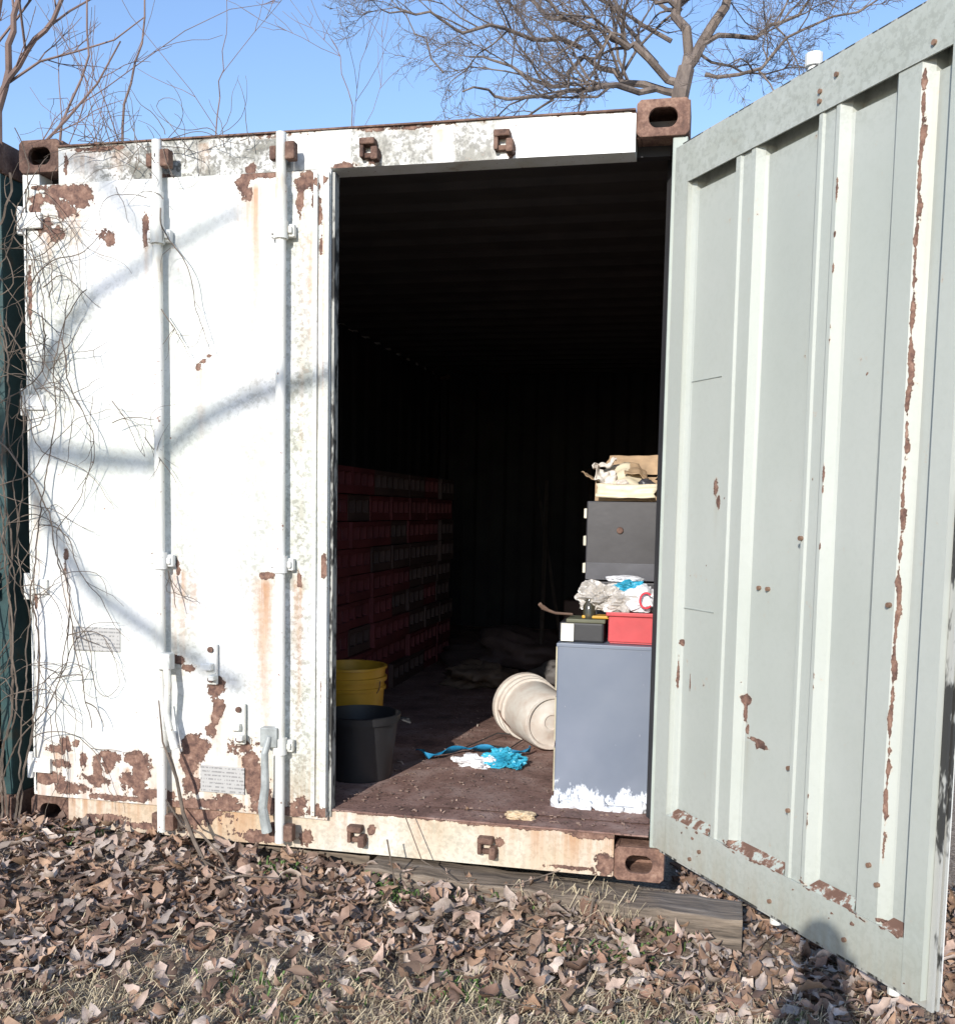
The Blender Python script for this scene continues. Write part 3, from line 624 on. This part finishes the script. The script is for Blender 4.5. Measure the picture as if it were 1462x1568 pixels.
crumple('paper_wad',(2.20,.66,1.345),(.035,.028,.03),M['white_pl'],jp,.25,6); crumple('dark_cloth',(2.30,.67,1.34),(.04,.03,.035),M['darkcab'],jp,.3,7,smooth=True)
def ribbon(name,pts,w,mat,parent=None,tw=0.5):
    P=[]; n=len(pts)*6; pts=[Vector(p) for p in pts]
    def cr(t):
        k=min(int(t),len(pts)-2); f=t-k; p0=pts[max(k-1,0)];p1=pts[k];p2=pts[k+1];p3=pts[min(k+2,len(pts)-1)]
        return .5*((2*p1)+(p2-p0)*f+(2*p0-5*p1+4*p2-p3)*f*f+(3*p1-p0-3*p2+p3)*f**3)
    for i in range(n+1):
        t_=i/n*(len(pts)-1.001); c=cr(t_); d=(cr(min(t_+.05,len(pts)-1.001))-c); d=d.normalized() if d.length>1e-6 else Vector((1,0,0))
        s=d.cross(Vector((0,0,1))).normalized(); a=tw*math.sin(t_*2.3); s=s*math.cos(a)+Vector((0,0,abs(math.sin(a))))
        P+= [tuple(c-s*w/2),tuple(c+s*w/2)]
    return MB().grid(P,n+1,2).obj(name,mat,parent,smooth=True,solid=.002)
M['bluestrap']=flat('blue_webbing',(.015,.22,.42),.6,.2,30)
ribbon('blue_strap',[(1.34,.82,.20),(1.40,.76,.19),(1.47,.86,.20),(1.56,.94,.195),(1.66,.95,.20),(1.74,.92,.19),(1.80,1.0,.195)],.045,M['bluestrap'],tw=1.0)
rg=empty('cyan_rag'); crumple('rag_white',(1.61,.73,.17),(.085,.05,.026),M['whitebag'],rg,.6,2,4,2); crumple('rag_cyan',(1.73,.77,.17),(.075,.05,.042),M['bluebag'],rg,.7,9,5,2); crumple('rag_pale',(1.675,.74,.17),(.035,.03,.03),M['whitebag'],rg,.6,11); crumple('rag_tail',(1.79,.74,.17),(.03,.04,.02),M['bluebag'],rg,.7,19)
crumple('foam_chunk',(1.925,.055,.167),(.05,.03,.016),flat('yellow_foam',(.52,.40,.26),.8,.3,30),None,.5,3)
M['debris']=flat('floor_debris',(.22,.15,.12),.8,.6,20)
m=MB()
for i in range(620):
    x=random.uniform(1.25,2.36); y=.02+2.4*random.random()**1.6; s=random.uniform(.001,.0045)
    if y<.6 and x>2.0 and y>.2: continue
    tf=Matrix.Translation((x,y,.172+s*.3))@Euler((random.random()*.6,random.random()*.6,random.random()*3)).to_matrix().to_4x4()
    m.box((-s*1.5,-s,-s*.3),(s*1.5,s,s*.3),tf)
m.obj('floor_debris',M['debris'])
MB().tube([(1.5,1.0,.18),(1.6,1.25,.2),(1.75,1.3,.19),(1.7,1.05,.18),(1.55,1.1,.18)],.003,5).obj('loose_wire',M['rubber'])
cl=empty('stored_junk_pile')
crumple('bundle',(1.55,2.35,.17),(.12,.10,.06),flat('red_brown_bundle',(.10,.05,.04),.8),cl,.5,21,smooth=True)
crumple('tarp',(1.35,3.5,.17),(.45,.35,.16),flat('brown_tarp',(.08,.055,.05),.7),cl,.5,1,smooth=True); crumple('sack',(1.75,2.9,.17),(.22,.2,.10),flat('grey_sack',(.10,.09,.085),.7),cl,.5,4,smooth=True); crumple('sack',(1.2,2.7,.17),(.2,.18,.09),flat('tan_sack',(.12,.085,.06),.7),cl,.6,14,smooth=True)
MB().box((1.55,3.9,.17),(2.1,4.4,.62)).box((1.54,3.89,.3),(2.11,4.41,.34)).obj('wooden_crate',M['crate_br'],cl,bevel=.01)
m=MB(); m.tube([(1.5,3.2,.2),(1.30,4.6,1.5)],.015,8); m.tube([(1.65,3.3,.2),(1.2,4.8,1.45)],.012,8); m.tube([(1.9,3.2,.2),(1.62,4.7,1.6)],.018,8); m.obj('leaning_poles',flat('pole_wood',(.06,.048,.04)),cl)
# ------------------------------------------------------------------ trees
def wig(p,d,L,n,w,up=.0):
    pts=[Vector(p)]; d=Vector(d).normalized()
    for i in range(n):
        d=(d+Vector((random.gauss(0,w),random.gauss(0,w),random.gauss(0,w)+up))).normalized(); pts.append(pts[-1]+d*(L/n))
    return pts
def grow(m,pts,r0,r1,depth,nch,ratio,sides=6,spread=.9,lr=(.35,.6),wg=.27):
    n=len(pts); rad=[r0+(r1-r0)*i/(n-1) for i in range(n)]
    m.tube(pts,rad,max(3,sides),cap=False)
    if depth<=0: return
    tot=sum((pts[i+1]-pts[i]).length for i in range(n-1))
    for k in range(nch):
        f=random.uniform(.15,1.0); i=min(int(f*(n-1)),n-2); p=pts[i].lerp(pts[i+1],f*(n-1)-i); d=(pts[i+1]-pts[i]).normalized()
        a=Vector((random.gauss(0,1),random.gauss(0,.8),random.gauss(0.35,.8))); a=(a-d*a.dot(d))
        if a.length<.01: continue
        dd=(d+a.normalized()*random.uniform(.5,1.2)*spread).normalized(); L=tot*random.uniform(*lr)*(1.15-f*.4)
        rr=max(rad[i]*ratio,.0022)
        grow(m,wig(p,dd,L,5 if depth>1 else 4,wg,.03),rr,max(rr*.35,.0015),depth-1,nch,ratio,sides-1,spread,lr,wg)
def limb_pos(u,v,y=8.):
    # survey grid of the oak behind the container -> metres
    k=(y+3.45)/11.45
    return Vector((2.53-.38*k+(u-1020)/136*k*1.0,y,1.26+(782-v)/136*k))
JIT=1.
def limb(m,L,r0,r1,depth,nch,f=limb_pos,y0=8.,**kw):
    pts=[]
    for i,q in enumerate(L):
        pts.append(f(q[0],q[1],y0+(q[2] if len(q)>2 else 0)))
    P=[]
    for i in range(len(pts)-1):
        for k in range(3):
            P.append(pts[i].lerp(pts[i+1],k/3)+Vector((random.gauss(0,.035),random.gauss(0,.05),random.gauss(0,.035)))*(JIT if P else 0))
    P.append(pts[-1]); grow(m,P,r0,r1,depth,nch,.5,sides=7,**kw)
m=MB()
limb(m,[(1024,800),(1022,500),(1020,250),(1022,140)],.12,.09,0,0)
kw=dict(spread=.95,lr=(.3,.55),wg=.3)
limb(m,[(1022,140),(1010,60),(1014,-20),(1000,-150),(1010,-300)],.060,.02,3,9,**kw)
limb(m,[(1022,140),(1062,75),(1095,0),(1140,-120),(1160,-260)],.065,.02,3,9,**kw)
limb(m,[(1015,160),(950,105,-.2),(900,95,-.4),(860,60,-.5),(800,10,-.8)],.045,.014,3,10,**kw)
limb(m,[(1015,175),(940,150,.3),(880,120,.5),(830,150,.6),(760,120,.8),(700,100,1)],.042,.010,3,10,**kw)
limb(m,[(980,165),(900,155,-.5),(830,170,-.7),(740,165,-1),(690,150,-1.2)],.035,.008,3,9,**kw)
limb(m,[(870,100,-.4),(790,70,-.6),(700,60,-1),(620,30,-1.2),(560,20,-1.4)],.026,.006,3,10,**kw)
limb(m,[(1012,60),(960,30),(900,-20,.5),(850,-80,.8)],.03,.01,3,9,**kw)
limb(m,[(1040,110),(1110,100,.4),(1170,70,.6),(1230,20,.8)],.03,.01,3,9,**kw)
limb(m,[(1050,150),(1120,140,-.3),(1180,100,-.4),(1290,60,-.6)],.022,.008,3,9,**kw)
limb(m,[(860,60),(760,0,.6),(690,-60,1.0),(600,-100,1)],.026,.008,3,9,**kw)
limb(m,[(1080,40),(1150,0),(1230,-60),(1300,-100)],.03,.01,3,9,**kw)
limb(m,[(950,20,1),(1080,30,1),(1200,20,1),(1330,0,1)],.02,.006,3,10,**kw)
limb(m,[(1000,100,2),(940,60,2),(860,20,2),(790,-40,2)],.03,.008,3,9,**kw)
limb(m,[(1040,120,2),(1100,150,2),(1190,150,2)],.02,.006,3,9,**kw)
limb(m,[(980,130,1.5),(920,60,1.5),(900,0,1.5),(930,-80,1.5)],.03,.008,3,9,**kw)
limb(m,[(830,170,.6),(770,195,.8),(700,180,1.)],.015,.005,2,7,**kw)
limb(m,[(660,120,.6),(620,60,.8),(560,-20,1.)],.012,.004,2,7,**kw)
m.obj('bare_oak_tree',M['bark'])
JIT=.25
def sap_pos(u,v,y=3.):
    k=(y+3.45)/6.45
    return Vector((2.53-4.9*k+(u-10)*.0050*k,y,1.26+(782-v)/214*k))
def sap(name,L,r0,r1,depth=3,nch=5,y0=3.):
    m=MB(); limb(m,L,r0,r1,depth,nch,f=sap_pos,y0=y0,spread=.7,lr=(.2,.42),wg=.14); m.obj(name,M['twig'])
sap('sapling_tree',[(0,900),(2,500),(10,200),(30,110),(48,50),(60,-60),(80,-200)],.032,.012)
sap('sapling_tree',[(10,900),(0,300),(12,180),(60,120),(98,80),(140,-5),(170,-120)],.026,.010)
sap('sapling_tree',[(190,900),(195,400),(200,230),(222,150),(240,60),(250,-40)],.012,.004,2,5)
sap('sapling_tree',[(60,900),(90,400),(110,230),(150,130),(150,30),(130,-60)],.012,.004,2,5)
sap('sapling_tree',[(300,900),(330,400),(340,230),(350,170),(355,100)],.007,.002,2,4)
sap('sapling_tree',[(-60,900),(-40,300),(0,120),(20,40),(10,-80)],.03,.01,3,5)
sap('sapling_tree',[(500,900),(520,400),(530,230),(510,165),(500,140)],.006,.002,2,5,4.5)
m=MB()
for i in range(70):
    a=random.uniform(0,6.283); r=random.uniform(24,48); x,y=2+r*math.cos(a),r*math.sin(a)
    if y>0 and -.62*y-2<x<.25*y+2: continue
    p=Vector((x,y,-.4)); h=random.uniform(8,14); grow(m,wig(p,(0,0,1),h,6,.05,.05),random.uniform(.1,.22),.03,1,9,.4,5,.8,(.2,.4))
m.obj('distant_trees',M['bark'])
SUN=Vector((.114,.914,-.389)).normalized()
def sh(x,z,t): return Vector((x,-.04,z))-SUN*t
m=MB(); base=Vector((-2.6,-8.2,-.3)); trunk=[base,base+Vector((.05,0,1.5)),base+Vector((.1,.1,3)),base+Vector((0,.1,4.6)),base+Vector((.1,0,6)),base+Vector((0,.1,8))]
grow(m,trunk,.17,.07,0,0,.4,8)
def lmb(src,pts,r0,r1,t):
    P=[src]+[sh(x,z,t+i*.05) for i,(x,z) in enumerate(pts)]; Q=[]
    for i in range(len(P)-1):
        for k in range(3): Q.append(P[i].lerp(P[i+1],k/3))
    Q.append(P[-1]); grow(m,Q,r0,r1,0,0,.4,8)
lmb(trunk[2]+Vector((0,0,.3)),[(-.25,1.35),(.02,1.47),(.33,1.42),(.55,1.41),(.72,1.55),(.95,1.65),(1.25,1.72),(1.9,1.9)],.046,.026,7.6)
lmb(trunk[3],[(-.3,1.75),(-.05,1.5),(.08,1.26),(.18,1.08),(.30,.93),(.55,.78),(.9,.60)],.046,.026,8.0)
lmb(trunk[3]+Vector((0,0,.3)),[(-.2,1.45),(.08,1.68),(.2,1.90),(.34,2.03),(.56,2.14),(.9,2.3)],.038,.022,7.8)
lmb(trunk[4],[(-.2,2.6),(.3,2.5),(.55,2.2),(.72,2.0)],.026,.014,8.2)
m.obj('bare_maple_tree',M['bark'])
m=MB()  # unseen shrub, added to throw twig shadows on the ground at left
for i in range(10):
    p=Vector((random.uniform(-1.5,.35),random.uniform(-6.2,-4.9),-.2)); grow(m,wig(p,(random.gauss(0,.15),.1,1),random.uniform(1.3,1.95)*(1 if p.y<-5.3 else .85),8,.09,.02),.014,.004,2,6,.55,4,.8,(.2,.4))
m.obj('added_shade_shrub',M['twig'])
# ------------------------------------------------------------------ vines
def vine(m,p,ang,L,r,curl=.2,ybase=-.07,biasz=0.,yj=.01,step=.02):
    """woody climber: runs straight, with occasional kinks, drooping"""
    x,y,z=p; pts=[(x,y,z)]; a=ang; da=0
    for i in range(int(L/step)):
        da=da*.6+random.gauss(0,curl*.35)
        if random.random()<.10: da+=random.gauss(0,curl*1.6)
        a+=da
        a+=biasz*(math.cos(a))*.12-(.0 if biasz else .035*math.cos(a))
        x+=math.cos(a)*step; z+=math.sin(a)*step; y+=random.gauss(0,yj*.4)+(ybase-y)*.08
        y=min(y,-.048); pts.append((x,y,z))
        if x>.96 or z>2.72: break
    n=len(pts)
    if n>1: m.tube(pts,[r*(1-.6*i/n) for i in range(n)],4,cap=False)
    return pts
m=MB()
for i in range(9):
    pts=vine(m,(random.uniform(-.14,.04),-.09,-.03),1.57+random.gauss(0,.05),random.uniform(1.6,2.7),random.uniform(.003,.0065),.09,-.085,.9)
    for k in range(6):
        q=random.choice(pts[20:] or pts); q2=vine(m,q,random.choice([random.uniform(-1.8,-1.2),random.uniform(.2,1.4)]),random.uniform(.15,.6),.0022,.22)
        if random.random()<.6: vine(m,q2[len(q2)//2],random.uniform(-2.4,1),.18,.0013,.3)
for i in range(34):
    x=random.gauss(.07,.08); z=random.uniform(1.6,2.45)
    pts=vine(m,(x,-.08,z),random.choice([-1.5,-1.2,-2,.3,.8,2.4])+random.gauss(0,.4),random.uniform(.15,.55),random.uniform(.0014,.0028),.28)
    vine(m,random.choice(pts),random.uniform(-2.5,.8),random.uniform(.06,.2),.0012,.3)
for i in range(16):
    x=random.gauss(.60,.07); z=random.uniform(2.3,2.55)
    vine(m,(x,-.10,z),random.uniform(0,6.28),random.uniform(.12,.35),.0016,.32,-.10)
for i in range(20):
    vine(m,(random.uniform(.25,.95),-.06,2.50+random.random()*.06),random.uniform(-.4,3.6),random.uniform(.15,.45),.0016,.22,-.06)
for (x,z,a,L,r) in ((.22,1.85,-1.3,.6,.003),(.14,1.95,-1.5,.7,.003),(.62,2.3,-1.5,.55,.0025),(.62,1.95,-.9,.14,.0025),(.05,1.65,-1.6,1.6,.003),(.42,1.63,-.8,.25,.002),(.42,1.55,.5,.2,.002),(.55,1.5,-1.,.2,.002),(.64,1.02,-1.4,.15,.003),(.02,2.45,-1.55,2.2,.005),(.09,2.1,-1.8,.8,.003)):
    pts=vine(m,(x,-.09,z),a,L,r,.12,-.09,.0)
    for k in range(4): vine(m,random.choice(pts),random.uniform(-3,3),.12,r*.5,.3)
m.obj('climbing_vine',M['vine'])
m=MB()
m.tube([(.66,-.13,.36),(.70,-.15,.27),(.73,-.16,.15),(.78,-.17,.05),(.84,-.2,-.02),(.95,-.25,-.07)],[.005,.006,.007,.008,.007,.006],7)
m.tube([(.64,-.12,.18),(.72,-.15,.10),(.80,-.16,.08),(.9,-.2,.02),(.98,-.24,-.06)],[.003,.004,.0045,.0045,.004],6)
m.tube([(.70,-.15,.27),(.64,-.14,.40),(.62,-.13,.55)],[.006,.004,.003],6)
m.obj('woody_root',M['vine'])
m=MB(); m.tube([(1.55,-.12,.20),(1.62,-.14,.05),(1.75,-.15,-.01),(1.95,-.15,.0),(2.1,-.14,.06)],.0022,5); m.tube([(1.5,-.16,.12),(1.55,-.18,-.1)],.003,5); m.tube([(2.22,-.16,.02),(2.2,-.18,-.14)],.004,5)
for i in range(60):
    x,y=random.uniform(-.6,3.6),random.uniform(-1.5,-.1); a=random.uniform(0,6.28); z=float(gz(np.array(x),np.array(y)))+.035; L=random.uniform(.08,.35)
    m.tube([(x,y,z),(x+math.cos(a)*L*.5,y+math.sin(a)*L*.5,z+random.uniform(-.01,.02)),(x+math.cos(a+.3)*L,y+math.sin(a+.3)*L,z)],[.003,.0025,.0012],5)
m.obj('fallen_twigs',M['vine'])
# ------------------------------------------------------------------ camera
CAM=dict(c=(2.529,-3.451,1.258),yaw=.2137,pit=-.08521,rol=.01883,f=1560.,px=736.1,py=915.3)
def axis(X,Y,Z):
    c,s=math.cos(CAM['rol']),math.sin(CAM['rol']); x=c*X-s*Z; z2=s*X+c*Z
    c,s=math.cos(CAM['pit']),math.sin(CAM['pit']); y=c*Y-s*z2; z=s*Y+c*z2
    c,s=math.cos(CAM['yaw']),math.sin(CAM['yaw']); return Vector((c*x-s*y,s*x+c*y,z))
R_=axis(1,0,0); U_=axis(0,0,1); F_=axis(0,1,0)
cam=bpy.data.cameras.new('camera'); co=bpy.data.objects.new('camera',cam); COL.objects.link(co)
mw=Matrix.Identity(4)
for i in range(3): mw[i][0]=R_[i]; mw[i][1]=U_[i]; mw[i][2]=-F_[i]; mw[i][3]=CAM['c'][i]
co.matrix_world=mw; cam.sensor_fit='HORIZONTAL'; cam.sensor_width=36; cam.lens=36*CAM['f']/1462
cam.shift_x=-(CAM['px']-731)/1462; cam.shift_y=(CAM['py']-784)/1462; cam.clip_end=2000; cam.clip_start=.02
scene.camera=co
# ------------------------------------------------------------------ photographer (standing behind the viewpoint; casts the shadow lower right)
C=Vector(CAM['c']); fw=Vector((F_.x,F_.y,0)).normalized(); rt_=Vector((fw.y,-fw.x,0)); g=-.22
def W(r,f,z): return tuple(Vector((C.x,C.y,0))+rt_*(r-.07)+fw*f+Vector((0,0,z)))
ph=empty('photographer')
V=[W(0,-.30,.80),W(0,-.30,1.0),W(0,-.29,1.16),W(0,-.27,1.22),W(.0,-.24,1.30),
   W(.15,-.28,1.12),W(.20,-.22,.91),W(.10,-.12,1.17),W(.09,-.08,1.23),
   W(-.15,-.28,1.12),W(-.20,-.22,.91),W(-.05,-.12,1.17),W(.03,-.08,1.23),
   W(.10,-.30,.76),W(.11,-.28,.32),W(.12,-.31,g+.08),W(.13,-.18,g+.04),
   W(-.10,-.30,.76),W(-.11,-.28,.32),W(-.12,-.31,g+.08),W(-.13,-.18,g+.04)]
E=[(0,1),(1,2),(2,3),(3,4),(2,5),(5,6),(6,7),(7,8),(2,9),(9,10),(10,11),(11,12),(0,13),(13,14),(14,15),(15,16),(0,17),(17,18),(18,19),(19,20)]
rr=[.13,.12,.12,.055,.05,.065,.045,.032,.03,.065,.045,.032,.03,.09,.06,.045,.035,.09,.06,.045,.035]
me=bpy.data.meshes.new('body'); me.from_pydata(V,E,[]); bo=bpy.data.objects.new('body',me); COL.objects.link(bo); bo.parent=ph
sk=bo.modifiers.new('skin','SKIN')
for i,sv in enumerate(me.skin_vertices[0].data): sv.radius=(rr[i]*1.1,rr[i]*.85) if i<3 else (rr[i],rr[i]); sv.use_root=(i==0)
ss_=bo.modifiers.new('sub','SUBSURF'); ss_.levels=2; ss_.render_levels=2
me.materials.append(flat('dark_jacket',(.05,.06,.09),.8))
bm=bmesh.new(); bmesh.ops.create_uvsphere(bm,u_segments=24,v_segments=16,radius=1)
for v in bm.verts:
    q=v.co.copy(); q.z*=.112; k=.8 if q.z<-.03 else 1; v.co=Vector(W(q.x*.068*k,-.20+q.y*.09*k+(.012 if q.y>.8 and abs(q.x)<.3 else 0),1.34+q.z))
me=bpy.data.meshes.new('head'); bm.to_mesh(me); bm.free(); me.materials.append(flat('hair',(.06,.04,.03),.8)); me.polygons.foreach_set('use_smooth',[True]*len(me.polygons)); ho=bpy.data.objects.new('head',me); COL.objects.link(ho); ho.parent=ph
m=MB()
for sg in (1,-1):
    for k in range(5):
        m.tube([W(.07+sg*(.055),-.075,1.225+.012*k),W(.07+sg*(.068),-.05,1.228+.012*k),W(.07+sg*(.055),-.030,1.23+.012*k),W(.07+sg*.04,-.026,1.23+.012*k)],[.009,.008,.0075,.006],8)
m.obj('fingers',flat('skin_tone',(.5,.32,.25),.6),ph,smooth=True)
hc=empty('handheld_camera'); m=MB(); TF=Matrix.Translation(C-F_*.05)@Matrix(((R_.x,F_.x,U_.x),(R_.y,F_.y,U_.y),(R_.z,F_.z,U_.z))).to_4x4()
m.box((-.05,-.018,-.03),(.05,.012,.03),TF); m.tube([C-F_*.037,C-F_*.012],.018,16); m.box((-.015,-.012,.0305),(.015,.008,.04),TF); m.obj('camera_body',M['black_pl'],hc,bevel=.003)
# ------------------------------------------------------------------ light
sd=bpy.data.lights.new('sun','SUN'); sd.energy=5.0; sd.angle=math.radians(.53); sd.color=(1,.955,.885)
so=bpy.data.objects.new('sun',sd); COL.objects.link(so); so.rotation_euler=SUN.to_track_quat('-Z','Y').to_euler(); so.location=(0,-6,8)
w=bpy.data.worlds.new('World'); scene.world=w; w.use_nodes=True; nt=w.node_tree
sky=nt.nodes.new('ShaderNodeTexSky'); sky.sky_type='NISHITA'; sky.sun_disc=False
ts=-SUN; sky.sun_elevation=math.asin(ts.z); sky.sun_rotation=math.atan2(ts.x,ts.y); sky.air_density=1.3; sky.dust_density=.5; sky.ozone_density=2.2
bg=nt.nodes['Background']; bg.inputs[1].default_value=.15
mx=nt.nodes.new('ShaderNodeMix'); mx.data_type='RGBA'; mx.blend_type='MULTIPLY'; mx.inputs[0].default_value=1; mx.inputs[7].default_value=(1.25,1.32,1.56,1)
nt.links.new(sky.outputs[0],mx.inputs[6]); nt.links.new(mx.outputs[2],bg.inputs[0])
vs=scene.view_settings; vs.view_transform='Standard'; vs.look='None'; vs.exposure=0; vs.gamma=1
